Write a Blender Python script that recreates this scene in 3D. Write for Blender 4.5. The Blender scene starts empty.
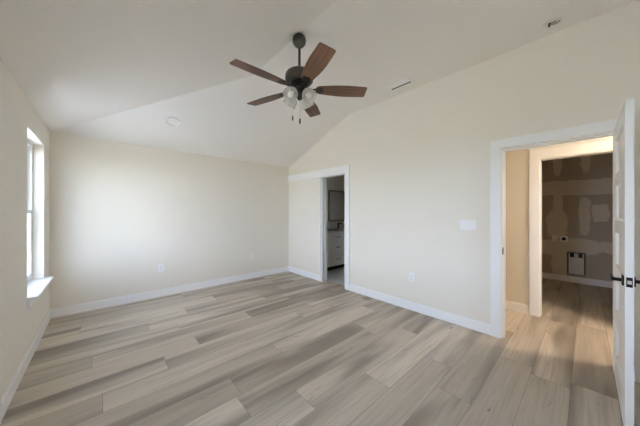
import bpy, bmesh, math, random
from mathutils import Vector, Matrix
R = math.radians
PI = math.pi
S = bpy.context.scene
COL = S.collection

# ------------------------------------------------------------------ camera
cam = bpy.data.objects.new('camera', bpy.data.cameras.new('camera'))
COL.objects.link(cam)
cam.data.sensor_width = 36.0
cam.data.lens = 241.0 / 640.0 * 36.0
cam.data.shift_y = -0.0016
cam.data.clip_start = 0.02
cam.location = (0, 0, 1.37)
cam.rotation_euler = (R(90), 0, R(-42.1))
S.camera = cam

# ------------------------------------------------------------------ world, light, exposure
SKY_STRENGTH = 15.0
SUN_STRENGTH = 880.0
EXPOSURE = 0.52
HALL_WATTS = 27.0
w = bpy.data.worlds.new('world')
S.world = w
w.use_nodes = True
nt = w.node_tree
nt.nodes.clear()
tc = nt.nodes.new('ShaderNodeTexCoord')
sp = nt.nodes.new('ShaderNodeSeparateXYZ')
rp = nt.nodes.new('ShaderNodeValToRGB')
rp.color_ramp.elements[0].position = 0.0
rp.color_ramp.elements[0].color = (0.82, 0.91, 1.16, 1)
rp.color_ramp.elements[1].position = 0.7
rp.color_ramp.elements[1].color = (0.29, 0.36, 0.52, 1)
bg = nt.nodes.new('ShaderNodeBackground')
bg.inputs[1].default_value = SKY_STRENGTH
wo = nt.nodes.new('ShaderNodeOutputWorld')
nt.links.new(tc.outputs['Generated'], sp.inputs[0])
nt.links.new(sp.outputs[2], rp.inputs[0])
nt.links.new(rp.outputs[0], bg.inputs[0])
nt.links.new(bg.outputs[0], wo.inputs[0])

sun = bpy.data.objects.new('sun', bpy.data.lights.new('sun', 'SUN'))
COL.objects.link(sun)
sun.data.energy = SUN_STRENGTH
sun.data.angle = R(2)
sun.data.color = (0.995, 0.958, 0.995)
sun.rotation_euler = (R(-12), R(38), 0)          # high sun from beyond the right wall: it lights the ground outside

S.view_settings.view_transform = 'Standard'
S.view_settings.look = 'None'
S.view_settings.gamma = 1.0
S.view_settings.use_curve_mapping = False
S.view_settings.exposure = EXPOSURE
S.cycles.max_bounces = 20
S.cycles.diffuse_bounces = 16
S.cycles.glossy_bounces = 6
S.cycles.transparent_max_bounces = 16
S.cycles.sample_clamp_indirect = 6.0
S.cycles.caustics_reflective = False
S.cycles.caustics_refractive = False
try:
    S.cycles.use_denoising = True
    S.cycles.denoiser = 'OPENIMAGEDENOISE'
except Exception:
    pass

# ------------------------------------------------------------------ dimensions (metres)
XL, XR, YB, YR = -0.503, 3.21, 4.64, -1.6      # inner faces: left, right, back, rear
WT = 0.14                                        # wall thickness
XH0, XH1 = XR + WT, 4.25                         # hallway between the bedroom and the utility room
XU0, XU1 = XH1 + 0.12, 6.81                      # utility room
HY0, HY1 = -3.0, 2.3                              # hallway ends
ZL, ZF = 2.40, 3.08                              # low / flat ceiling heights
XC, YC = 1.40, 2.80                              # where the slopes meet the flat ceiling
DY0, DY1, DZ = -0.156, 0.622, 2.055              # bedroom doorway
BY0, BY1, BZ = 2.885, 3.52, 2.06                 # bathroom doorway
UY0, UY1, UZ = -0.50, 0.414, 2.065               # utility doorway
WY0, WY1, WZ0, WZ1 = 3.39, 4.236, 0.60, 2.145    # window opening
VY0, VY1 = 0.60, 1.45                            # unseen window added in the left wall for more daylight
VX0R, VX1R = 0.85, 1.35                          # unseen rear window added for fill daylight (x range)
BBH = 0.115
BATH_Y = 4.50                                    # bathroom wall behind the vanity

# ------------------------------------------------------------------ materials
def mat(name):
    m = bpy.data.materials.new(name)
    m.use_nodes = True
    return m, m.node_tree, m.node_tree.nodes['Principled BSDF']

def paint(name, col, rough=0.55, bump=0.06, scale=180.0, spec=0.35, metal=0.0, var=0.0):
    m, t, p = mat(name)
    p.inputs['Base Color'].default_value = (*col, 1)
    p.inputs['Roughness'].default_value = rough
    p.inputs['Metallic'].default_value = metal
    p.inputs['Specular IOR Level'].default_value = spec
    tc = t.nodes.new('ShaderNodeTexCoord')
    n = t.nodes.new('ShaderNodeTexNoise')
    n.inputs['Scale'].default_value = scale
    n.inputs['Detail'].default_value = 3
    t.links.new(tc.outputs['Object'], n.inputs['Vector'])
    if bump:
        b = t.nodes.new('ShaderNodeBump')
        b.inputs['Strength'].default_value = bump
        b.inputs['Distance'].default_value = 0.002
        t.links.new(n.outputs['Fac'], b.inputs['Height'])
        t.links.new(b.outputs[0], p.inputs['Normal'])
    if var:
        n2 = t.nodes.new('ShaderNodeTexNoise')
        n2.inputs['Scale'].default_value = scale * 0.1
        t.links.new(tc.outputs['Object'], n2.inputs['Vector'])
        mx = t.nodes.new('ShaderNodeMix'); mx.data_type = 'RGBA'
        mx.inputs[6].default_value = (*[c * (1 - var) for c in col], 1)
        mx.inputs[7].default_value = (*[min(1, c * (1 + var)) for c in col], 1)
        t.links.new(n2.outputs['Fac'], mx.inputs[0])
        t.links.new(mx.outputs[2], p.inputs['Base Color'])
    return m

M_WALL = paint('wall_paint_cream', (0.825, 0.79, 0.715), 0.6, 0.08, 160)
M_CEIL = paint('ceiling_paint', (0.88, 0.855, 0.82), 0.8, 0.08, 120, 0.2)
M_TRIM = paint('trim_paint_white', (0.90, 0.905, 0.91), 0.35, 0.02, 60)
M_DOOR = paint('door_paint_white', (0.78, 0.79, 0.78), 0.35, 0.02, 60)
M_VINYL = paint('white_vinyl', (0.85, 0.87, 0.87), 0.3, 0.0)
M_PLATE = paint('white_plastic', (0.88, 0.88, 0.88), 0.3, 0.0)
M_SLOT = paint('dark_slot', (0.03, 0.03, 0.03), 0.6, 0.0)
M_BLACK = paint('black_metal', (0.018, 0.018, 0.017), 0.38, 0.05, 90, 0.5, 0.6)
M_BRONZE = paint('bronze_metal', (0.046, 0.043, 0.037), 0.36, 0.05, 120, 0.5, 0.75, 0.25)
M_CHROME = paint('satin_steel', (0.55, 0.55, 0.54), 0.3, 0.0, 60, 0.5, 1.0)
M_GALV = paint('galvanised_steel', (0.70, 0.72, 0.71), 0.5, 0.06, 80, 0.5, 0.25, 0.1)
M_LIP = paint('dull_steel', (0.30, 0.31, 0.30), 0.5, 0.06, 80, 0.5, 0.3, 0.1)
M_GALV_SHADE = paint('recess_shade_steel', (0.10, 0.10, 0.10), 0.5, 0.06, 80, 0.5, 0.5, 0.15)  # steel darkened to paint in the shade round the recessed pan
M_BATHW = paint('bathroom_wall_paint', (0.80, 0.78, 0.74), 0.6, 0.08, 160)
M_CAB = paint('vanity_paint', (0.88, 0.88, 0.85), 0.4, 0.02, 60)
M_COUNTER = paint('counter_stone', (0.72, 0.72, 0.70), 0.2, 0.0, 60, 0.5, 0, 0.08)
M_BASEPLY = paint('subfloor_dark', (0.05, 0.043, 0.036), 0.8, 0.0)
M_GROUND = paint('lawn_ground', (0.14, 0.14, 0.115), 0.9, 0.3, 6, 0.2, 0, 0.3)
M_BOUNCE = paint('bounce_slab_pale', (0.80, 0.79, 0.775), 0.85, 0.1, 20, 0.2, 0, 0.05)  # pale colour for the added slab that reflects sun indoors
M_MIRROR = paint('mirror_glass', (0.80, 0.82, 0.82), 0.02, 0.0, 1, 0.5, 1.0)

def wood_blade():
    m, t, p = mat('walnut_blade')
    tc = t.nodes.new('ShaderNodeTexCoord')
    mp = t.nodes.new('ShaderNodeMapping')
    mp.inputs['Scale'].default_value = (2.2, 34, 34)
    n = t.nodes.new('ShaderNodeTexNoise')
    n.inputs['Scale'].default_value = 1.6; n.inputs['Detail'].default_value = 6
    n.inputs['Distortion'].default_value = 0.6
    r = t.nodes.new('ShaderNodeValToRGB')
    r.color_ramp.elements[0].position = 0.3; r.color_ramp.elements[0].color = (0.04, 0.019, 0.011, 1)
    r.color_ramp.elements[1].position = 0.72; r.color_ramp.elements[1].color = (0.19, 0.092, 0.05, 1)
    t.links.new(tc.outputs['Object'], mp.inputs[0]); t.links.new(mp.outputs[0], n.inputs[0])
    t.links.new(n.outputs['Fac'], r.inputs[0]); t.links.new(r.outputs[0], p.inputs['Base Color'])
    p.inputs['Roughness'].default_value = 0.5
    return m
M_BLADE = wood_blade()

def clear_glass(name, tint, fac_min, rough=0.02, alpha=0.0):
    """thin glass: transparent with a fresnel reflection"""
    m = bpy.data.materials.new(name); m.use_nodes = True
    t = m.node_tree; t.nodes.clear()
    o = t.nodes.new('ShaderNodeOutputMaterial')
    tr = t.nodes.new('ShaderNodeBsdfTransparent'); tr.inputs[0].default_value = (*tint, 1)
    gl = t.nodes.new('ShaderNodeBsdfGlossy'); gl.inputs['Roughness'].default_value = rough
    fr = t.nodes.new('ShaderNodeFresnel'); fr.inputs[0].default_value = 1.45
    mx = t.nodes.new('ShaderNodeMixShader')
    hf = t.nodes.new('ShaderNodeMath'); hf.operation = 'MULTIPLY'; hf.inputs[1].default_value = 0.45
    t.links.new(fr.outputs[0], hf.inputs[0]); t.links.new(hf.outputs[0], mx.inputs[0]); t.links.new(tr.outputs[0], mx.inputs[1]); t.links.new(gl.outputs[0], mx.inputs[2])
    last = mx
    if alpha > 0:
        d = t.nodes.new('ShaderNodeBsdfDiffuse'); d.inputs[0].default_value = (0.98, 0.98, 0.96, 1)
        tl = t.nodes.new('ShaderNodeBsdfTranslucent'); tl.inputs[0].default_value = (0.98, 0.98, 0.96, 1)
        m1 = t.nodes.new('ShaderNodeMixShader'); m1.inputs[0].default_value = 0.5
        t.links.new(d.outputs[0], m1.inputs[1]); t.links.new(tl.outputs[0], m1.inputs[2])
        nz = t.nodes.new('ShaderNodeTexNoise'); nz.inputs['Scale'].default_value = 38
        mr = t.nodes.new('ShaderNodeMapRange'); mr.inputs['To Min'].default_value = alpha - 0.18; mr.inputs['To Max'].default_value = alpha + 0.18
        t.links.new(nz.outputs['Fac'], mr.inputs[0])
        m2 = t.nodes.new('ShaderNodeMixShader')
        t.links.new(mr.outputs[0], m2.inputs[0]); t.links.new(mx.outputs[0], m2.inputs[1]); t.links.new(m1.outputs[0], m2.inputs[2])
        last = m2
    t.links.new(last.outputs[0], o.inputs[0])
    return m
M_GLASS = clear_glass('window_glass', (0.97, 0.99, 0.98), 0)
M_SHADE = clear_glass('alabaster_glass', (0.95, 0.95, 0.93), 0, 0.12, 0.48)

def lamp_mat(name, col, strength):
    m, t, p = mat(name)
    p.inputs['Base Color'].default_value = (0.8, 0.8, 0.78, 1)
    p.inputs['Emission Color'].default_value = (*col, 1)
    p.inputs['Emission Strength'].default_value = strength
    return m
M_RING = paint('warm_white_enamel', (0.90, 0.875, 0.84), 0.6, 0.0)
M_LAMP_OFF = paint('opal_lens', (0.74, 0.73, 0.70), 0.4, 0.0)
M_HALLLAMP = lamp_mat('warm_lamp_lens', (1.0, 0.68, 0.42), 4.0)

def floor_mat():
    m, t, p = mat('oak_vinyl_planks')
    L = t.links.new
    tc = t.nodes.new('ShaderNodeTexCoord')
    at = t.nodes.new('ShaderNodeAttribute'); at.attribute_name = 'plank'      # r: tone, g: random, b: random
    sp = t.nodes.new('ShaderNodeSeparateColor'); L(at.outputs['Color'], sp.inputs[0])
    cx = t.nodes.new('ShaderNodeCombineXYZ')
    def mul(a, k):
        n = t.nodes.new('ShaderNodeMath'); n.operation = 'MULTIPLY'; L(a, n.inputs[0]); n.inputs[1].default_value = k; return n.outputs[0]
    L(mul(sp.outputs[1], 31.0), cx.inputs[0]); L(mul(sp.outputs[2], 17.0), cx.inputs[1]); L(mul(sp.outputs[1], 9.0), cx.inputs[2])
    ad = t.nodes.new('ShaderNodeVectorMath'); ad.operation = 'ADD'
    L(tc.outputs['Object'], ad.inputs[0]); L(cx.outputs[0], ad.inputs[1])
    def noise(scale, det, dist, sc=1.0):
        mp = t.nodes.new('ShaderNodeMapping'); mp.inputs['Scale'].default_value = scale
        L(ad.outputs[0], mp.inputs[0])
        n = t.nodes.new('ShaderNodeTexNoise'); n.inputs['Scale'].default_value = sc
        n.inputs['Detail'].default_value = det; n.inputs['Distortion'].default_value = dist
        L(mp.outputs[0], n.inputs[0]); return n.outputs['Fac']
    broad = noise((0.42, 4.2, 1), 2.5, 0.6)          # long dark cathedral streaks
    fine = noise((2.5, 60, 1), 5, 0.3)             # fibres
    knot = noise((3.4, 11, 1), 3, 1.8)             # knots
    def ramp(a, lo, hi):
        n = t.nodes.new('ShaderNodeMapRange'); n.interpolation_type = 'SMOOTHSTEP'
        n.inputs['From Min'].default_value = lo; n.inputs['From Max'].default_value = hi
        L(a, n.inputs[0]); return n.outputs[0]
    def mixc(f, a, b, ca=None, cb=None):
        n = t.nodes.new('ShaderNodeMix'); n.data_type = 'RGBA'
        L(f, n.inputs[0])
        if ca: n.inputs[6].default_value = (*ca, 1)
        else: L(a, n.inputs[6])
        if cb: n.inputs[7].default_value = (*cb, 1)
        else: L(b, n.inputs[7])
        return n.outputs[2]
    base = mixc(sp.outputs[0], None, None, FLOOR_DARK, FLOOR_LIGHT)
    streak = mixc(mul(ramp(broad, 0.42, 0.70), 0.80), base, None, None, (0.16, 0.132, 0.105))
    fib = mixc(mul(ramp(fine, 0.42, 0.70), 0.36), streak, None, None, (0.28, 0.24, 0.19))
    kn = mixc(mul(ramp(knot, 0.66, 0.80), 0.8), fib, None, None, (0.13, 0.095, 0.065))
    L(kn, p.inputs['Base Color'])
    p.inputs['Roughness'].default_value = 0.42
    p.inputs['Specular IOR Level'].default_value = 0.35
    b = t.nodes.new('ShaderNodeBump'); b.inputs['Strength'].default_value = 0.08; b.inputs['Distance'].default_value = 0.001
    L(fine, b.inputs['Height']); L(b.outputs[0], p.inputs['Normal'])
    return m
FLOOR_DARK = (0.37, 0.315, 0.25)
FLOOR_LIGHT = (0.70, 0.625, 0.525)
M_FLOOR = floor_mat()

def tile_mat():
    m, t, p = mat('bathroom_tile')
    tc = t.nodes.new('ShaderNodeTexCoord')
    br = t.nodes.new('ShaderNodeTexBrick')
    br.inputs['Color1'].default_value = (0.74, 0.74, 0.71, 1); br.inputs['Color2'].default_value = (0.70, 0.70, 0.67, 1)
    br.inputs['Mortar'].default_value = (0.38, 0.38, 0.36, 1)
    br.inputs['Scale'].default_value = 1.0; br.inputs['Brick Width'].default_value = 0.6; br.inputs['Row Height'].default_value = 0.3
    br.inputs['Mortar Size'].default_value = 0.004
    t.links.new(tc.outputs['Object'], br.inputs[0]); t.links.new(br.outputs[0], p.inputs['Base Color'])
    p.inputs['Roughness'].default_value = 0.3
    return m
M_TILE = tile_mat()

def drywall_mat():
    """bare grey drywall with taped joints and screw patches of pale mud, laid out in metres on the far wall (y, z)"""
    m, t, p = mat('unpainted_drywall')
    L = t.links.new
    tc = t.nodes.new('ShaderNodeTexCoord')
    nz = t.nodes.new('ShaderNodeTexNoise'); nz.inputs['Scale'].default_value = 7; nz.inputs['Detail'].default_value = 3
    L(tc.outputs['Object'], nz.inputs[0])
    wob = t.nodes.new('ShaderNodeVectorMath'); wob.operation = 'MULTIPLY_ADD'
    L(nz.outputs['Color'], wob.inputs[0]); wob.inputs[1].default_value = (0.0, 0.09, 0.09)
    off = t.nodes.new('ShaderNodeVectorMath'); off.operation = 'SUBTRACT'
    L(tc.outputs['Object'], off.inputs[0]); off.inputs[1].default_value = (0, 0.045, 0.045)
    L(off.outputs[0], wob.inputs[2])
    sp = t.nodes.new('ShaderNodeSeparateXYZ'); L(wob.outputs[0], sp.inputs[0])
    def math_(op, a, b):
        n = t.nodes.new('ShaderNodeMath'); n.operation = op
        for i, v in enumerate((a, b)):
            if isinstance(v, (int, float)): n.inputs[i].default_value = v
            else: L(v, n.inputs[i])
        return n.outputs[0]
    def patch(yc, zc, hy, hz, pw, soft):
        a = math_('POWER', math_('ABSOLUTE', math_('DIVIDE', math_('SUBTRACT', sp.outputs[1], yc), hy), 0), pw)
        b = math_('POWER', math_('ABSOLUTE', math_('DIVIDE', math_('SUBTRACT', sp.outputs[2], zc), hz), 0), pw)
        s = math_('ADD', a, b)
        n = t.nodes.new('ShaderNodeMapRange'); n.interpolation_type = 'SMOOTHSTEP'
        n.inputs['From Min'].default_value = 1 + soft; n.inputs['From Max'].default_value = 1 - soft
        n.inputs['To Min'].default_value = 0; n.inputs['To Max'].default_value = 1
        L(s, n.inputs[0]); return n.outputs[0]
    P = [patch(0.0, 1.845, 9.0, 0.145, 6, .35),      # flat joint below the ceiling
         patch(0.395, 2.55, 0.065, 0.45, 4, .4), patch(0.01, 2.55, 0.06, 0.42, 4, .4),
         patch(0.385, 1.35, 0.07, 0.45, 4, .4), patch(0.03, 1.30, 0.075, 0.36, 4, .4),
         patch(-0.17, 1.345, 0.10, 0.165, 6, .3), patch(0.41, 1.12, 0.16, 0.30, 2.2, .3),
         patch(0.55, 0.65, 0.48, 0.15, 4, .3), patch(0.12, 0.70, 0.32, 0.16, 2.5, .3),
         patch(0.36, 0.35, 0.12, 0.3, 3, .3), patch(-0.35, 0.72, 0.2, 0.11, 3, .3),
         patch(1.0, 1.3, 0.08, 0.9, 6, .3), patch(-0.8, 1.2, 0.08, 0.9, 6, .3)]
    acc = P[0]
    for q in P[1:]: acc = math_('MAXIMUM', acc, q)
    mx = t.nodes.new('ShaderNodeMix'); mx.data_type = 'RGBA'
    L(math_('MULTIPLY', acc, 0.85), mx.inputs[0])
    mx.inputs[6].default_value = (0.47, 0.415, 0.345, 1); mx.inputs[7].default_value = (0.74, 0.675, 0.585, 1)
    L(mx.outputs[2], p.inputs['Base Color'])
    p.inputs['Roughness'].default_value = 0.85; p.inputs['Specular IOR Level'].default_value = 0.2
    return m
M_DRY = drywall_mat()

# ------------------------------------------------------------------ mesh helpers
def bx(bm, x0, x1, y0, y1, z0, z1, bev=0.0):
    """axis aligned box, optional small bevel"""
    r = bmesh.ops.create_cube(bm, size=1.0)
    vs = r['verts']
    for v in vs:
        v.co = Vector((x0 + (v.co.x + .5) * (x1 - x0), y0 + (v.co.y + .5) * (y1 - y0), z0 + (v.co.z + .5) * (z1 - z0)))
    if bev > 0:
        es = list({e for v in vs for e in v.link_edges})
        bmesh.ops.bevel(bm, geom=es, offset=bev, segments=2, profile=0.6, affect='EDGES')

def lathe(bm, prof, seg=32, mtx=None, cap=True):
    """surface of revolution about z; prof = [(r, z), ...]"""
    rings = []
    for r, z in prof:
        ring = []
        for i in range(seg):
            a = 2 * PI * i / seg
            co = Vector((r * math.cos(a), r * math.sin(a), z))
            ring.append(bm.verts.new(mtx @ co if mtx else co))
        rings.append(ring)
    for a, b in zip(rings, rings[1:]):
        for i in range(seg):
            j = (i + 1) % seg
            bm.faces.new((a[i], a[j], b[j], b[i]))
    if cap:
        for ring in (rings[0], rings[-1]):
            try: bm.faces.new(ring)
            except ValueError: pass

def tube(bm, pts, rad, seg=10):
    pts = [Vector(p) for p in pts]
    rings = []
    for i, p in enumerate(pts):
        d = (pts[min(i + 1, len(pts) - 1)] - pts[max(i - 1, 0)]).normalized()
        up = Vector((0, 0, 1)) if abs(d.z) < 0.95 else Vector((1, 0, 0))
        u = d.cross(up).normalized(); v = d.cross(u).normalized()
        rr = rad[i] if isinstance(rad, (list, tuple)) else rad
        rings.append([bm.verts.new(p + u * rr * math.cos(2 * PI * k / seg) + v * rr * math.sin(2 * PI * k / seg)) for k in range(seg)])
    for a, b in zip(rings, rings[1:]):
        for k in range(seg):
            j = (k + 1) % seg
            bm.faces.new((a[k], a[j], b[j], b[k]))
    bm.faces.new(rings[0]); bm.faces.new(rings[-1])

def prism(bm, outline, z0, z1, mtx=None):
    """extrude a 2D outline between z0 and z1"""
    f = lambda x, y, z: (mtx @ Vector((x, y, z))) if mtx else Vector((x, y, z))
    a = [bm.verts.new(f(x, y, z0)) for x, y in outline]
    b = [bm.verts.new(f(x, y, z1)) for x, y in outline]
    n = len(outline)
    bm.faces.new(a); bm.faces.new(b)
    for i in range(n):
        j = (i + 1) % n
        bm.faces.new((a[i], a[j], b[j], b[i]))

def rounded(wd, ht, r, seg=5, cx=0, cy=0):
    out = []
    for sx, sy, a0 in ((1, 1, 0), (-1, 1, 90), (-1, -1, 180), (1, -1, 270)):
        for k in range(seg + 1):
            a = R(a0 + 90 * k / seg)
            out.append((cx + sx * (wd / 2 - r) + r * math.cos(a), cy + sy * (ht / 2 - r) + r * math.sin(a)))
    return out

def obj(name, bm, m, parent=None, smooth=False):
    bmesh.ops.recalc_face_normals(bm, faces=bm.faces[:])
    me = bpy.data.meshes.new(name)
    bm.to_mesh(me); bm.free()
    if smooth:
        for p in me.polygons: p.use_smooth = True
        try: me.set_sharp_from_angle(angle=R(38))
        except Exception: pass
    me.materials.append(m)
    o = bpy.data.objects.new(name, me)
    COL.objects.link(o)
    if parent: o.parent = parent
    return o

def BM(): return bmesh.new()

def tag(o, label=None, cat=None, group=None, kind=None):
    if label: o['label'] = label
    if cat: o['category'] = cat
    if group: o['group'] = group
    if kind: o['kind'] = kind
    return o

def empty(name, loc=(0, 0, 0), rz=0.0, **kw):
    o = bpy.data.objects.new(name, None)
    o.empty_display_size = 0.05
    COL.objects.link(o)
    o.location = loc; o.rotation_euler = (0, 0, rz)
    return tag(o, **kw)

def boxes(name, lst, m, parent=None, bev=0.0):
    bm = BM()
    for b in lst: bx(bm, *b, bev)
    return obj(name, bm, m, parent)

def copy_tree(o, parent=None):
    c = o.copy(); COL.objects.link(c)
    c.parent = parent
    for ch in list(o.children): copy_tree(ch, c)
    return c

def struct(o, label, cat):
    return tag(o, label, cat, None, 'structure')

# ------------------------------------------------------------------ room shell
E = 0.0
ZT = 3.25
struct(boxes('wall_left', [(XL - WT, XL, YR - .14, VY0, -.05, 2.40), (XL - WT, XL, VY0, VY1, -.05, WZ0), (XL - WT, XL, VY0, VY1, WZ1, 2.40),
                           (XL - WT, XL, VY1, WY0, -.05, 2.40), (XL - WT, XL, WY0, WY1, -.05, WZ0), (XL - WT, XL, WY0, WY1, WZ1, 2.40),
                           (XL - WT, XL, WY1, YB + .12, -.05, 2.40)], M_WALL), 'cream painted wall on the left with the window in it', 'wall')
struct(boxes('wall_back', [(XL, XR + .0, YB, YB + .12, -.05, 2.40)], M_WALL), 'long low cream wall at the back of the room', 'wall')
struct(boxes('wall_right', [(XR, XH0, HY0 - .1, DY0, -.05, ZT), (XR, XH0, DY0, DY1, DZ, ZT), (XR, XH0, DY1, BY0, -.05, ZT), (XR, XH0, BY0, BY1, BZ, ZT),
                            (XR, XH0, BY1, YB + .12, -.05, ZT)], M_WALL), 'cream gable wall on the right with two doorways', 'wall')
struct(boxes('wall_rear', [(XL, VX0R, YR - WT, YR, -.05, ZT), (VX1R, XR, YR - WT, YR, -.05, ZT),
                           (VX0R, VX1R, YR - WT, YR, -.05, WZ0), (VX0R, VX1R, YR - WT, YR, WZ1, ZT)], M_WALL), 'cream wall behind the viewer', 'wall')

# vaulted ceiling: slopes rise from the left and back walls to a flat field
bm = BM()
sl = (ZF - ZL) / (XC - XL); sb = (ZF - ZL) / (YB - YC)
xl, yb = XL - WT, YB + .12
def lz(x): return ZL + (x - XL) * sl
def bz(y): return ZL + (YB - y) * sb
# where the two planes meet outside the corner
yc2 = YB + (XL - xl) * sl / sb
P = dict(a=(xl, YR - .12, lz(xl)), b=(XC, YR - .12, ZF), c=(XC, YC, ZF), d=(xl, yc2, lz(xl)), e=(XH0, YC, ZF), f=(XH0, yc2, bz(yc2)), g=(XH0, YR - .12, ZF))
lo = {k: bm.verts.new(v) for k, v in P.items()}
up = {k: bm.verts.new((v[0], v[1], v[2] + .14)) for k, v in P.items()}
for q in (lo, up):
    bm.faces.new((q['a'], q['b'], q['c'], q['d'])); bm.faces.new((q['d'], q['c'], q['e'], q['f'])); bm.faces.new((q['b'], q['g'], q['e'], q['c']))
ring = 'abgefd'
for i in range(6):
    k, n = ring[i], ring[(i + 1) % 6]
    bm.faces.new((lo[k], lo[n], up[n], up[k]))
struct(obj('ceiling', bm, M_CEIL), 'pale vaulted ceiling sloping up from the left and back walls to a flat top', 'ceiling')

# floor: every plank is cut in the mesh, tone and grain offset are stored per plank
rnd = random.Random(11)
PW, PY = 0.2365, 0.0825
PL = 1.52
bm = BM()
lay = bm.loops.layers.float_color.new('plank')
JOINTS = {0: 2.69, 1: 2.82, 2: 1.95, 3: 2.28, 4: 1.66, 5: 1.10, 6: .74, 7: 2.30, 8: 1.30, 9: .003, 10: 1.95, 11: .75, 12: -.07, 13: 2.2, 14: .41, 15: .86, 16: 1.33}      # one measured end joint per row
TONES = {(0, 2.69): (.25, .65), (1, 2.82): (.22, .5), (3, 2.28): (.35, .7), (4, 1.66): (.42, .85), (6, .74): (.75, .3), (5, 1.10): (.6, .55), (9, .003): (.3, .75), (12, -.07): (.45, .6), (14, .41): (.3, .75), (15, .86): (.8, .35), (16, 1.33): (.8, .35)}      # tone before and after that joint
def quad(x0, x1, y0, y1, z, c):
    f = bm.faces.new([bm.verts.new(v) for v in ((x0, y0, z), (x1, y0, z), (x1, y1, z), (x0, y1, z))])
    for l in f.loops: l[lay] = (*c, 1)
for k in range(-14, 21):
    y0, y1 = PY + k * PW, PY + (k + 1) * PW
    y0 = max(y0, HY0); y1 = min(y1, YB + .02)
    if y1 - y0 < .01: continue
    xmax = XU1 + .02 if y1 < 2.3 else XH0 - .005
    j = JOINTS.get(k, rnd.uniform(0, PL))
    x = j - PL * math.ceil((j - XL) / PL) - (0)
    n = 0
    while x < xmax:
        a, b = max(x, XL - .02 if y1 > YR + .05 else XR), min(x + PL, xmax)
        tone = min(1, max(0, rnd.gauss(.55, .2)))
        for (kk, jj), (ta, tb) in TONES.items():
            if kk == k and abs(x + PL - jj) < .01: tone = ta
            if kk == k and abs(x - jj) < .01: tone = tb
        r1, r2 = rnd.random(), rnd.random()
        if b - a > .003:
            g = 0.0007
            quad(a + g, b - g, y0 + g, y1 - g, 0.0, (tone, r1, r2))
        x += PL; n += 1
floor = obj('floor', bm, M_FLOOR)
# dark tongue and groove joints below the planks
bm = BM()
bx(bm, XL - .02, XU1 + .1, YR - .1, 2.45, -.06, -.0015); bx(bm, XR, XU1 + .1, HY0 - .1, YR - .1, -.06, -.0015)
bx(bm, XL - .02, XH0 - .004, 2.45, YB + .1, -.06, -.0015)
jt = obj('plank_joint', bm, M_BASEPLY, floor)
struct(floor, 'wide grey-brown oak plank floor running through the room and hallway', 'floor')

# ------------------------------------------------------------------ hallway, utility room and bathroom shells
struct(boxes('wall_hall', [(XH1, XU0, UY1, HY1, 0, 2.44), (XH1, XU0, UY0, UY1, UZ, 2.44), (XH1, XU0, HY0, UY0, 0, 2.44)], M_WALL),
       'cream hallway wall seen through the open doorway', 'wall')
struct(boxes('wall_hall_end', [(XH0, XU0, HY1, HY1 + .1, 0, 2.44), (XH0, XU0, HY0 - .1, HY0, 0, 2.44)], M_WALL), 'cream end walls of the hallway out of sight', 'wall')
struct(boxes('ceiling_hall', [(XH0, XU0, HY0 - .1, HY1 + .1, 2.44, 2.54)], M_CEIL), 'flat white hallway ceiling beyond the doorway', 'ceiling')
struct(boxes('wall_utility', [(XU1, XU1 + .1, HY0 - .1, HY1 + .1, -.05, 2.44)], M_DRY), 'unpainted taped drywall at the far end of the utility room', 'wall')
struct(boxes('wall_utility_side', [(XU0, XU1, HY1 - .6, HY1 - .5, 0, 2.44), (XU0, XU1, HY0, HY0 + .1, 0, 2.44)], M_DRY), 'bare drywall side walls of the utility room', 'wall')
struct(boxes('ceiling_utility', [(XU0, XU1 + .1, HY0 - .1, HY1 + .1, 2.44, 2.54)], M_DRY), 'bare drywall ceiling of the utility room', 'ceiling')
BX1 = 5.75
struct(boxes('wall_bathroom', [(XH0, BX1, BATH_Y, BATH_Y + .1, -.05, 2.44), (BX1, BX1 + .1, HY1 + .1, BATH_Y + .1, -.05, 2.44), (XH0, BX1, HY1 + .1, HY1 + .2, -.05, 2.44)], M_BATHW),
       'grey bathroom wall behind the mirror and vanity', 'wall')
struct(boxes('ceiling_bathroom', [(XH0, BX1 + .1, HY1 + .1, BATH_Y + .1, 2.44, 2.54)], M_CEIL), 'bathroom ceiling beyond the narrow doorway', 'ceiling')
struct(boxes('floor_bathroom', [(XH0 - .004, BX1 + .1, HY1 + .15, BATH_Y + .05, -.06, 0.0)], M_TILE), 'pale tile bathroom floor beyond the narrow doorway', 'floor')
struct(boxes('ground', [(-40, 40, -40, 40, -.5, -.35)], M_GROUND), 'dry lawn outside the windows', 'ground')
struct(boxes('bounce_slab', [(-7.5, XL - WT - .01, 2.3, 9.5, -.36, -.30)], M_BOUNCE), 'added unseen pale slab bouncing sunlight into the left window', 'ground')  # added out of view to throw sunlight up through the left window

# ------------------------------------------------------------------ baseboards
def base_x(bm, x0, x1, yw, s):      # along x on a wall at y = yw, standing out by s
    a, b = sorted((yw, yw + s * .014))
    bx(bm, x0, x1, a, b, 0, BBH - .012)
    a, b = sorted((yw, yw + s * .010))
    bx(bm, x0, x1, a, b, BBH - .012, BBH)
def base_y(bm, y0, y1, xw, s):
    a, b = sorted((xw, xw + s * .014))
    bx(bm, a, b, y0, y1, 0, BBH - .012)
    a, b = sorted((xw, xw + s * .010))
    bx(bm, a, b, y0, y1, BBH - .012, BBH)
CW = 0.095                           # casing width
bm = BM(); base_y(bm, YR, YB, XL, 1); struct(obj('baseboard_left', bm, M_TRIM), 'white baseboard along the window wall', 'baseboard')
bm = BM(); base_x(bm, XL + .014, XR - .014, YB, -1); struct(obj('baseboard_back', bm, M_TRIM), 'white baseboard along the back wall', 'baseboard')
bm = BM(); base_y(bm, DY1 + CW, BY0 - .11, XR, -1); base_y(bm, BY1 + .035, YB - .014, XR, -1); base_y(bm, YR, DY0 - CW, XR, -1)
struct(obj('baseboard_right', bm, M_TRIM), 'white baseboard along the right wall between the doorways', 'baseboard')
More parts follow.
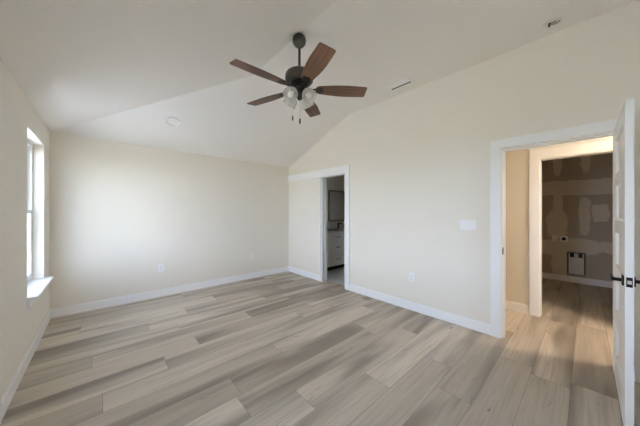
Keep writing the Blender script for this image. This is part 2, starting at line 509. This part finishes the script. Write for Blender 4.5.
bm = BM(); base_x(bm, XL + .014, XR - .014, YR, 1); struct(obj('baseboard_rear', bm, M_TRIM), 'white baseboard on the wall behind the viewer', 'baseboard')
bm = BM(); base_y(bm, UY1 + .1, HY1, XH1, -1); base_y(bm, HY0, UY0 - .1, XH1, -1)
struct(obj('baseboard_hall', bm, M_TRIM), 'white baseboard on the hallway wall beside the utility doorway', 'baseboard')
bm = BM(); base_y(bm, HY0 + .1, HY1 - .6, XU1, -1); struct(obj('baseboard_utility', bm, M_TRIM), 'white baseboard below the bare drywall in the utility room', 'baseboard')

# ------------------------------------------------------------------ door casings (trim)
T = 0.02
# bedroom doorway: casing both sides of the wall and jamb lining
lst = [(XR - T, XR, DY1, DY1 + CW, 0, DZ), (XR - T, XR, DY0 - CW, DY0, 0, DZ), (XR - T, XR, DY0 - CW, DY1 + CW, DZ, DZ + CW),
       (XH0, XH0 + T, DY1, DY1 + CW, 0, DZ), (XH0, XH0 + T, DY0 - CW, DY0, 0, DZ), (XH0, XH0 + T, DY0 - CW, DY1 + CW, DZ, DZ + CW)]
t1 = boxes('trim_1', lst, M_TRIM, None, .003)
struct(t1, 'white casing around the bedroom doorway with the open door', 'door casing')
boxes('jamb', [(XR, XH0, DY1 - .012, DY1, 0, DZ), (XR, XH0, DY0, DY0 + .002, 0, DZ), (XR, XH0, DY0 + .002, DY1 - .012, DZ - .012, DZ)], M_TRIM, t1)
boxes('door_stop', [(XR + .045, XR + .08, DY1 - .022, DY1 - .012, 0, DZ - .012), (XR + .045, XR + .08, DY0 + .002, DY1 - .022, DZ - .022, DZ - .012)], M_TRIM, t1, .001)
bm = BM(); bx(bm, XR + .004, XR + .032, DY1 - .0145, DY1 - .0115, .905, .985, .0005)
bx(bm, XR - .012, XR + .006, DY1 - .0145, DY1 - .0115, .925, .965, .0005)
tag(obj('strike_plate', bm, M_BLACK, t1), 'black strike plate')
# bathroom doorway: tall header running to the corner over the pocket
lst = [(XR - T, XR, BY0 - .105, BY0, 0, BZ), (XR - T, XR, BY1, BY1 + .035, 0, BZ), (XR - T, XR, BY0 - .105, YB, BZ, BZ + .12),
       (XR - T - .008, XR, BY0 - .115, YB, BZ + .12, BZ + .142)]
t2 = boxes('trim_2', lst, M_TRIM, None, .003)
struct(t2, 'white casing and long header around the narrow bathroom doorway', 'door casing')
boxes('jamb', [(XR, XR + .034, BY1 - .03, BY1, 0, BZ), (XH0 - .048, XH0, BY1 - .03, BY1, 0, BZ), (XR, XH0, BY0, BY0 + .012, 0, BZ), (XR, XH0, BY0 + .012, BY1 - .03, BZ - .012, BZ)], M_TRIM, t2)
boxes('pocket_door_edge', [(XR + .045, XR + .081, BY1 - .006, BY1 + .0, .01, BZ - .02)], M_DOOR, t2, .002)
# utility doorway
UC = 0.10
lst = [(XH1 - T, XH1, UY1, UY1 + UC, 0, UZ), (XH1 - T, XH1, UY0 - UC, UY0, 0, UZ), (XH1 - T, XH1, UY0 - UC, UY1 + UC, UZ, UZ + .13),
       (XH1 - T - .012, XH1, UY0 - UC - .01, UY1 + UC + .01, UZ + .13, UZ + .155)]
t3 = boxes('trim_3', lst, M_TRIM, None, .003)
struct(t3, 'white casing with capped head around the utility room doorway', 'door casing')
boxes('jamb', [(XH1, XU0, UY1 - .012, UY1, 0, UZ), (XH1, XU0, UY0, UY0 + .012, 0, UZ), (XH1, XU0, UY0 + .012, UY1 - .012, UZ - .012, UZ)], M_TRIM, t3)

# ------------------------------------------------------------------ windows
def window(name, loc, rz, hw, label):
    root = empty(name, loc, rz)
    struct(root, label, 'window')
    H = WZ1 - WZ0
    xi, xo = -.085, -.135                        # frame depth range behind the wall face
    f = .045
    boxes('window_frame', [(xo, xi, -hw, -hw + f, .0, H), (xo, xi, hw - f, hw, .0, H), (xo, xi, -hw + f, hw - f, H - f, H), (xo, xi, -hw + f, hw - f, .0, f)], M_VINYL, root, .003)
    mid = H * .5
    def sash(z0, z1, x0, x1):
        s = .038
        fr = boxes('sash', [(x0, x1, -hw + f, -hw + f + s, z0, z1), (x0, x1, hw - f - s, hw - f, z0, z1),
                            (x0, x1, -hw + f + s, hw - f - s, z1 - s, z1), (x0, x1, -hw + f + s, hw - f - s, z0, z0 + s)], M_VINYL, root, .002)
        xm = (x0 + x1) / 2
        boxes('pane', [(xm - .003, xm + .003, -hw + f + s, hw - f - s, z0 + s, z1 - s)], M_GLASS, fr)
        return fr
    sash(mid - .02, H - f, xo + .003, xo + .023)
    lo_ = sash(f, mid + .02, xo + .026, xi - .002)
    bm = BM(); bx(bm, xi - .012, xi + .006, -.03, .03, mid + .02, mid + .032, .003); bx(bm, xi - .004, xi + .012, -.005, .03, mid + .03, mid + .04, .002)
    obj('sash_lock', bm, M_VINYL, root)
    # stool with horns, front edge eased, and apron below
    bm = BM()
    out = [(xi, -hw + .001), (0, -hw + .001), (0, -hw - .045), (.072, -hw - .045), (.072, hw + .045), (0, hw + .045), (0, hw - .001), (xi, hw - .001)]
    prism(bm, out, -.022, .002)
    bmesh.ops.bevel(bm, geom=[e for e in bm.edges if all(v.co.x > .07 for v in e.verts)], offset=.005, segments=2, affect='EDGES')
    obj('window_sill', bm, M_TRIM, root)
    bm = BM(); bx(bm, 0, .020, -hw - .045, hw + .03, -.10, -.022, .003); obj('apron', bm, M_TRIM, root)
    return root
window('window_1', (XL, (WY0 + WY1) / 2, WZ0), 0, (WY1 - WY0) / 2, 'tall white single-hung window with a projecting sill on the left wall')
window('added_window_left', (XL, (VY0 + VY1) / 2, WZ0), 0, (VY1 - VY0) / 2, 'added unseen single-hung window on the left wall for extra daylight')  # out of view, added to brighten the room
window('added_window_rear', ((VX0R + VX1R) / 2, YR, WZ0), R(90), (VX1R - VX0R) / 2, 'added unseen single-hung window behind the viewer for fill daylight')  # out of view, added as daylight fill from behind the camera

# ------------------------------------------------------------------ open panel door
DW, DT, DH = 0.83, 0.035, 2.05
door = empty('door_1', (XR - .012, DY0, 0.008), 0)
struct(door, 'white five-panel door standing open into the room on the right', 'door')
# local frame: +x leads from hinge towards the room (world -x), built directly in -x
def panel_door():
    bm = BM()
    st = .115; zr = [0, .20]; ph = (DH - .20 - .115 - 4 * .10) / 5
    z = .20; rails = [(0, .20)]; panels = []
    for i in range(5):
        panels.append((z, z + ph)); z += ph
        h = .10 if i < 4 else .115
        rails.append((z, z + h)); z += h
    bx(bm, -DW, -DW + st, -DT, 0, 0, DH); bx(bm, -st, 0, -DT, 0, 0, DH)
    for a, b in rails: bx(bm, -DW + st, -st, -DT, 0, a, b)
    return bm, panels, st
bm, panels, st = panel_door()
leaf = obj('door_leaf', bm, M_DOOR, door)
for a, b in panels:
    bm = BM()
    x0, x1 = -DW + st, -st
    bx(bm, x0, x1, -DT + .016, -.016, a, b)
    # sloped sticking round the panel on both faces
    for yf, yi in ((0, -.016), (-DT, -DT + .016)):
        o = [(x0, a), (x1, a), (x1, b), (x0, b)]
        i = [(x0 + .011, a + .011), (x1 - .011, a + .011), (x1 - .011, b - .011), (x0 + .011, b - .011)]
        vo = [bm.verts.new((x, yf, z)) for x, z in o]; vi = [bm.verts.new((x, yi, z)) for x, z in i]
        for k in range(4):
            j = (k + 1) % 4
            bm.faces.new((vo[k], vo[j], vi[j], vi[k]))
    obj('panel', bm, M_DOOR, door)
HZ = .935
for s, yf in ((1, 0.0), (-1, -DT)):
    bm = BM(); bx(bm, -DW + .03, -DW + .09, *sorted((yf, yf + s * .009)), HZ - .03, HZ + .03, .002)
    lathe(bm, [(.011, 0), (.011, .045)], 16, Matrix.Translation((-DW + .06, yf, HZ)) @ Matrix.Rotation(R(-90 * s), 4, 'X'))
    h = obj('lever_handle', bm, M_BLACK, door)
    bm = BM(); bx(bm, -DW + .048, -DW + .175, *sorted((yf + s * .038, yf + s * .052)), HZ - .011, HZ + .011, .004)
    obj('lever', bm, M_BLACK, h)
    tag(h, 'black lever handle on a square rose')
bm = BM(); bx(bm, -DW - .0015, -DW + .002, -DT / 2 - .0125, -DT / 2 + .0125, HZ - .03, HZ + .03, .0008)
lp = obj('latch_plate', bm, M_BLACK, door)
tag(lp, 'black latch plate in the door edge')
bm = BM(); prism(bm, [(-.011, -.008), (.0, -.008), (0, .008), (-.004, .008)], HZ - .010, HZ + .010, Matrix.Translation((-DW - .001, -DT / 2, 0)))
obj('latch_bolt', bm, M_CHROME, lp)
for z in (.20, 1.02, 1.84):
    bm = BM(); lathe(bm, [(.006, z - .045), (.006, z + .045)], 10, Matrix.Translation((.004, -DT - .006, 0)))
    bx(bm, -.002, .0005, -DT - .004, -.004, z - .045, z + .045)
    obj('hinge', bm, M_BLACK, door)

# ------------------------------------------------------------------ ceiling fan
FX, FY = 1.418, 1.868
fan = empty('ceiling_fan', (FX, FY, ZF), 0, label='dark bronze ceiling fan with five walnut blades hanging from the vaulted ceiling', cat='ceiling fan')
bm = BM(); lathe(bm, [(.036, .004), (.050, -.008), (.062, -.028), (.066, -.050), (.060, -.078), (.046, -.098), (.028, -.112), (.015, -.119)], 32)
obj('canopy', bm, M_BRONZE, fan, True)
bm = BM(); lathe(bm, [(.013, -.11), (.013, -.355)], 16); lathe(bm, [(.020, -.32), (.024, -.326), (.024, -.346), (.02, -.35)], 20)
obj('downrod', bm, M_BRONZE, fan, True)
bm = BM(); lathe(bm, [(.028, -.345), (.07, -.350), (.110, -.360), (.128, -.374), (.136, -.396), (.137, -.420), (.133, -.442), (.120, -.456), (.10, -.462), (.06, -.464)], 40)
obj('motor_housing', bm, M_BRONZE, fan, True)
bm = BM(); lathe(bm, [(.088, -.450), (.090, -.475), (.078, -.490), (.056, -.500), (.052, -.518), (.060, -.526), (.062, -.552), (.050, -.572), (.036, -.582), (.024, -.602), (.018, -.618), (.010, -.626)], 32)
kit = obj('light_kit', bm, M_BLACK, fan, True)
# blades
def blade_outline():
    pts = []
    n = 16
    for i in range(n + 1):
        u = i / n
        x = .0 + u * .492
        hw = .048 + .028 * math.sin(min(1, u / .62) * PI / 2) - (.008 * max(0, (u - .62) / .38))
        pts.append((x, hw))
    up = pts[:]
    tip = up[-1]
    up[-1] = (tip[0] - .012, tip[1])
    up += [(tip[0] - .003, tip[1] - .004), (tip[0], tip[1] - .014)]
    up[0] = (.010, .044); up.insert(0, (0, .034))
    dn = [(x, -y) for x, y in reversed(up)]
    return up + dn
BZL = -.520
for k in range(5):
    a = R(-42.1 - 66.7 + 72 * k)
    rot = Matrix.Rotation(a, 4, 'Z')
    o = obj('blade', (lambda b: (prism(b, blade_outline(), -.003, .003), b)[1])(BM()), M_BLADE, fan)
    o.matrix_local = rot @ Matrix.Translation((.165, 0, BZL)) @ Matrix.Rotation(R(-12), 4, 'X')
    bm = BM()
    # bracket arm from the motor, spreading into a rounded plate screwed below the blade
    out = [(-.10, .012), (-.055, .014), (-.02, .020), (.01, .034), (.035, .040), (.058, .032), (.070, .012), (.070, -.012), (.058, -.032), (.035, -.040), (.01, -.034), (-.02, -.020), (-.055, -.014), (-.10, -.012)]
    prism(bm, out, -.009, -.003)
    for sx, sy in ((.02, .02), (.02, -.02), (.052, 0)):
        lathe(bm, [(.006, -.0125), (.006, -.009)], 10, Matrix.Translation((sx, sy, 0)))
    tube(bm, [(-.105, 0, .045), (-.085, 0, .012), (-.05, 0, -.006)], .009, 8)
    obj('blade_iron', bm, M_BLACK, o)
# four lights
for k in range(4):
    a = R(-42.1 + 54 + 90 * k)
    d = Vector((math.cos(a), math.sin(a), 0))
    tilt = Matrix.Rotation(a, 4, 'Z') @ Matrix.Rotation(R(180 - 42), 4, 'Y')        # local z points outward-down
    base = Matrix.Translation(d * .062 + Vector((0, 0, -.552))) @ tilt
    bm = BM()
    lathe(bm, [(.010, -.03), (.012, .0), (.024, .008), (.026, .03), (.022, .034)], 20, base)
    arm = obj('lamp_socket', bm, M_BLACK, fan, True)
    bm = BM()
    pr = [(.024, .022), (.032, .026), (.048, .037), (.060, .054), (.064, .074), (.061, .092), (.063, .106), (.069, .115)]
    seg = 40
    rings = []
    for i, (r, z) in enumerate(pr):
        amp = .0035 * max(0, (i - 2) / 5)
        rings.append([bm.verts.new(base @ Vector(((r + amp * math.cos(8 * 2 * PI * q / seg)) * math.cos(2 * PI * q / seg), (r + amp * math.cos(8 * 2 * PI * q / seg)) * math.sin(2 * PI * q / seg), z))) for q in range(seg)])
    for r0, r1 in zip(rings, rings[1:]):
        for q in range(seg):
            bm.faces.new((r0[q], r0[(q + 1) % seg], r1[(q + 1) % seg], r1[q]))
    sh = obj('lamp_shade', bm, M_SHADE, fan, True)
    bm = BM(); lathe(bm, [(.012, .03), (.013, .045), (.024, .065), (.029, .085), (.024, .104), (.012, .113), (.003, .115)], 20, base)
    obj('bulb', bm, M_LAMP_OFF, sh, True)
# pull chains
cr = Vector((math.cos(R(-42.1)), math.sin(R(-42.1)), 0)); cf = Vector((-cr.y, cr.x, 0))
for rr, ff, zt, zb in ((-.062, -.02, -.53, -.785), (.010, -.05, -.58, -.825)):
    p0 = cr * rr + cf * ff
    bm = BM(); tube(bm, [p0 * .9 + Vector((0, 0, zt + .02)), p0 + Vector((0, 0, zt - .02)), p0 + Vector((0, 0, zb))], .0016, 6)
    ch = obj('pull_chain', bm, M_CHROME, fan)
    bm = BM(); lathe(bm, [(.002, zb + .002), (.006, zb - .004), (.0075, zb - .03), (.006, zb - .046), (.002, zb - .05)], 12, Matrix.Translation(p0))
    obj('chain_fob', bm, M_BLACK, ch, True)

# ------------------------------------------------------------------ ceiling fittings
def slope_mtx(x, y):
    n = Vector((0, -sb, -1)).normalized()
    return Matrix.Translation((x, y, bz(y))) @ n.to_track_quat('Z', 'Y').to_matrix().to_4x4()
for x, lab in ((.743, 'round white recessed light nearer the window on the back ceiling slope'), (2.297, 'round white recessed light nearer the bathroom doorway on the back ceiling slope')):
    m4 = slope_mtx(x, 3.945)
    root = empty('recessed_light', m4.translation, 0, label=lab, cat='ceiling light', group='recessed lights in the ceiling slope')
    r3 = m4.to_3x3().to_4x4()
    bm = BM(); lathe(bm, [(.095, -.001), (.095, .008), (.090, .013), (.080, .012), (.072, -.002)], 40, r3, False)
    obj('trim_ring', bm, M_RING, root, True)
    bm = BM(); lathe(bm, [(.073, -.001), (.072, .004), (.04, .006), (.002, .006)], 40, r3)
    obj('lens', bm, M_RING, root, True)

vent = empty('ceiling_vent', (2.952, 1.685, ZF), 0, label='white rectangular air register in the flat ceiling near the right wall', cat='air vent')
vx, vy = .085, .165
bm = BM()
bx(bm, -vx, vx, -vy, -vy + .022, -.008, .001, .002); bx(bm, -vx, vx, vy - .022, vy, -.008, .001, .002)
bx(bm, -vx, -vx + .022, -vy + .022, vy - .022, -.008, .001, .002); bx(bm, vx - .022, vx, -vy + .022, vy - .022, -.008, .001, .002)
obj('frame', bm, M_PLATE, vent)
boxes('backing', [(-vx + .02, vx - .02, -vy + .02, vy - .02, -.0012, .0005)], M_SLOT, vent)
for k in range(6):
    xk = -vx + .026 + k * .0145
    bm = BM()
    bx(bm, -.0105, .0105, -vy + .022, vy - .022, -.0008, .0008)
    bmesh.ops.transform(bm, matrix=Matrix.Translation((xk, 0, -.0065)) @ Matrix.Rotation(R(12), 4, 'Y'), verts=bm.verts[:])
    obj('louver', bm, M_PLATE, vent)

det = empty('detector_base', (3.0, .21, ZF), 0, label='white round ceiling plate with a loose black wire connector near the right wall', cat='ceiling fitting')
bm = BM(); lathe(bm, [(.060, .001), (.060, -.004), (.056, -.007), (.020, -.008), (.004, -.008)], 32); obj('mounting_plate', bm, M_CEIL, det, True)
bm = BM(); bx(bm, -.013, .0, .010, .024, -.042, -.008, .003); obj('connector', bm, M_BLACK, det)
bm = BM()
tube(bm, [(-.009, .02, -.012), (.004, .006, -.020), (.014, -.018, -.022), (.016, -.042, -.018), (.006, -.054, -.010)], .003, 8)
tube(bm, [(-.004, .014, -.010), (-.008, -.012, -.016), (-.004, -.030, -.010)], .003, 8)
obj('wire', bm, M_BLACK, det)

# ------------------------------------------------------------------ wall plates
def plate_base(wd, ht): return rounded(wd, ht, .006, 4)
def outlet(name, loc, rotz, label, group=None):
    root = empty(name, loc, rotz, label=label, cat='outlet', group=group)       # local -y faces the room
    f = Matrix.Rotation(R(90), 4, 'X')
    bm = BM(); prism(bm, plate_base(.076, .120), 0, .008, f)
    obj('cover_plate', bm, M_PLATE, root)
    for z in (.022, -.022):
        bm = BM(); prism(bm, rounded(.034, .029, .010, 4, 0, z), .008, .010, f); s = obj('socket', bm, M_PLATE, root)
        bm = BM()
        for sx in (-.007, .007): prism(bm, rounded(.003, .010, .001, 1, sx, z + .003), .010, .0104, f)
        prism(bm, rounded(.005, .005, .002, 2, 0, z - .008), .010, .0104, f)
        obj('slot', bm, M_SLOT, s)
    return root
outlet('wall_outlet', (.707, YB, .46), 0, 'white wall outlet low on the back wall nearer the window', 'outlets on the back wall')
outlet('wall_outlet', (2.296, YB, .445), 0, 'white wall outlet low on the back wall nearer the right corner', 'outlets on the back wall')
outlet('wall_outlet', (XR, 1.637, .46), R(-90), 'white wall outlet low on the right wall between the two doorways')

sw = empty('light_switch', (XR, .945, 1.215), R(-90), label='wide white three-gang light switch plate on the right wall beside the bedroom doorway', cat='light switch')
f = Matrix.Rotation(R(90), 4, 'X')
bm = BM(); prism(bm, plate_base(.165, .116), 0, .008, f); obj('cover_plate', bm, M_PLATE, sw)
for x in (-.046, 0, .046):
    bm = BM(); prism(bm, rounded(.033, .067, .002, 2, x, 0), .008, .0115, f)
    obj('rocker', bm, M_PLATE, sw)

# utility room fittings on the bare drywall
d = outlet('wall_outlet', (XU1, .435, .84), R(-90), 'pale small outlet on the bare drywall left of the dryer outlet')
dry = empty('dryer_outlet', (XU1, .305, .835), R(-90), label='white square outlet plate with a round black socket on the bare drywall', cat='outlet')
bm = BM(); prism(bm, plate_base(.116, .116), 0, .006, f); obj('cover_plate', bm, M_PLATE, dry)
bm = BM(); lathe(bm, [(.030, .005), (.030, .012), (.026, .014), (.004, .013)], 28, f); s = obj('socket', bm, M_SLOT, dry, True)
bm = BM()
for x, z in ((-.012, 0), (.012, 0), (0, -.012), (0, .012)): prism(bm, rounded(.003, .009, .001, 1, x, z), .0135, .0145, f)
obj('slot', bm, M_BLACK, s)
tag(s, 'round black socket')

vb = empty('dryer_vent_box', (XU1, .137, .118), R(-90), label='grey metal dryer vent box set in the bare drywall above the baseboard', cat='vent box')
W2, H2 = .125, .47
bm = BM()
bx(bm, -W2, -W2 + .024, -.014, .004, 0, H2, .002); bx(bm, W2 - .024, W2, -.014, .004, 0, H2, .002); bx(bm, -W2 + .024, W2 - .024, -.014, .004, H2 - .022, H2, .002)
obj('flange', bm, M_GALV_SHADE, vb)  # dark flange stands in for shadow at the pan's sides and top
bm = BM(); bx(bm, -W2, W2, -.016, .004, -.0, .05, .003); obj('lip', bm, M_LIP, vb)
bm = BM(); bx(bm, -W2 + .014, W2 - .014, -.003, .002, .045, H2 - .012); obj('back_pan', bm, M_GALV, vb)
for sx in (-1, 1):
    bm = BM(); bx(bm, *sorted((sx * .028, sx * .085)), -.010, -.002, H2 - .10, H2 - .016, .003); obj('recess_shade', bm, M_SLOT, vb)  # dark blocks stand in for the shaded recess beside the collar
bm = BM(); lathe(bm, [(.040, H2 - .018), (.040, H2 - .105), (.036, H2 - .105), (.036, H2 - .018)], 24, Matrix.Diagonal((.62, .20, 1, 1)).to_4x4() @ Matrix.Translation((0, -.03, 0)), False)
obj('duct_collar', bm, M_CHROME, vb, True)

# ------------------------------------------------------------------ bathroom
VX0, VX1, VYF, VH = 3.79, 5.20, 3.96, .925
van = empty('bathroom_vanity', ((VX0 + VX1) / 2, BATH_Y, 0), 0, label='grey-white bathroom vanity cabinet with a stack of drawers seen through the narrow doorway', cat='vanity')
cx, cy = van.location.x, van.location.y
def L_(x0, x1, y0, y1, z0, z1): return (x0 - cx, x1 - cx, y0 - cy, y1 - cy, z0, z1)
boxes('carcass', [L_(VX0, VX1, VYF + .02, BATH_Y - .002, .10, VH - .03)], M_CAB, van, .002)
boxes('toe_kick', [L_(VX0 + .01, VX1 - .01, VYF + .09, BATH_Y - .01, 0, .10)], M_BASEPLY, van)
boxes('countertop', [L_(VX0 - .012, VX1 + .012, VYF - .015, BATH_Y - .001, VH - .03, VH + .005)], M_COUNTER, van, .004)
boxes('backsplash', [L_(VX0 - .01, VX1 + .01, BATH_Y - .02, BATH_Y - .001, VH + .005, VH + .10)], M_COUNTER, van, .003)
def drawer(x0, x1, z0, z1, kind='drawer'):
    o = boxes(kind, [L_(x0, x1, VYF, VYF + .02, z0, z1)], M_CAB, van, .003)
    xc, zc = (x0 + x1) / 2, (z0 + z1) / 2
    bm = BM()
    if kind == 'drawer':
        tube(bm, [(xc - .05 - cx, VYF - cy, zc), (xc - .05 - cx, VYF - .028 - cy, zc), (xc + .05 - cx, VYF - .028 - cy, zc), (xc + .05 - cx, VYF - cy, zc)], .006, 8)
    else:
        tube(bm, [(x0 + .04 - cx, VYF - cy, z1 - .06), (x0 + .04 - cx, VYF - .028 - cy, z1 - .06), (x0 + .04 - cx, VYF - .028 - cy, z1 - .17), (x0 + .04 - cx, VYF - cy, z1 - .17)], .006, 8)
    tag(obj('drawer_pull' if kind == 'drawer' else 'door_pull', bm, M_BLACK, o), 'black bar pull')
for z0, z1 in ((.115, .405), (.415, .665), (.675, .885)): drawer(VX0 + .015, 4.50, z0, z1)
drawer(4.515, VX1 - .015, .115, .885, 'cabinet_door')
# basin rim on the counter in front of the faucet
bm = BM(); lathe(bm, [(.19, VH + .004), (.195, VH + .010), (.185, VH + .012), (.16, VH + .006), (.06, VH + .0055), (.01, VH + .0055)], 36, Matrix.Translation((4.63 - cx, 4.20 - cy, 0)) @ Matrix.Diagonal((1, .72, 1, 1)).to_4x4())
obj('basin', bm, M_PLATE, van, True)
fa = empty('faucet', (4.63, 4.40, VH + .006), 0, label='black bathroom faucet standing on the vanity counter below the mirror', cat='faucet')
bm = BM(); lathe(bm, [(.026, 0), (.026, .008), (.018, .012), (.017, .14), (.012, .145)], 18); obj('body', bm, M_BLACK, fa, True)
bm = BM(); tube(bm, [(0, 0, .125), (0, -.06, .145), (0, -.11, .14), (0, -.13, .118)], .011, 12); obj('spout', bm, M_BLACK, fa, True)
bm = BM(); bx(bm, -.008, .008, -.05, .012, .146, .158, .003); obj('lever', bm, M_BLACK, fa)

mir = empty('wall_mirror', (4.66, BATH_Y, 1.535), 0, label='tall rounded mirror in a thin black frame above the vanity', cat='mirror')
bm = BM()
o_ = rounded(.60, .81, .05, 6); i_ = rounded(.564, .774, .034, 6)
n = len(o_)
for (ya, yb_) in ((-.022, -.001),):
    A = [bm.verts.new((x, ya, z)) for x, z in o_]; B = [bm.verts.new((x, ya, z)) for x, z in i_]
    A2 = [bm.verts.new((x, yb_, z)) for x, z in o_]; B2 = [bm.verts.new((x, yb_, z)) for x, z in i_]
    for k in range(n):
        j = (k + 1) % n
        bm.faces.new((A[k], A[j], B[j], B[k])); bm.faces.new((A2[k], A2[j], A[j], A[k])); bm.faces.new((B[k], B[j], B2[j], B2[k])); bm.faces.new((A2[k], A2[j], B2[j], B2[k]))
obj('mirror_frame', bm, M_BLACK, mir)
bm = BM(); prism(bm, rounded(.57, .78, .036, 6), .002, .012, Matrix.Rotation(R(90), 4, 'X')); obj('mirror_glass', bm, M_MIRROR, mir)

# ------------------------------------------------------------------ hallway ceiling lamp (out of frame, lights the hall)
hl = empty('hall_ceiling_light', (3.80, -1.0, 2.44), 0, label='round warm flush light on the hallway ceiling beyond the doorway', cat='ceiling light')
bm = BM(); lathe(bm, [(.15, .0), (.152, -.015), (.145, -.022), (.13, -.022)], 36, None, False); obj('trim_ring', bm, M_PLATE, hl, True)
bm = BM(); lathe(bm, [(.132, -.018), (.12, -.03), (.07, -.038), (.004, -.04)], 36); obj('lens', bm, M_HALLLAMP, hl, True)
ld = bpy.data.lights.new('hall_lamp', 'AREA'); ld.shape = 'DISK'; ld.size = .28; ld.energy = HALL_WATTS; ld.color = (1.0, .835, .67)
lo_ = bpy.data.objects.new('hall_lamp', ld); COL.objects.link(lo_); lo_.parent = hl; lo_.location = (0, 0, -.05)
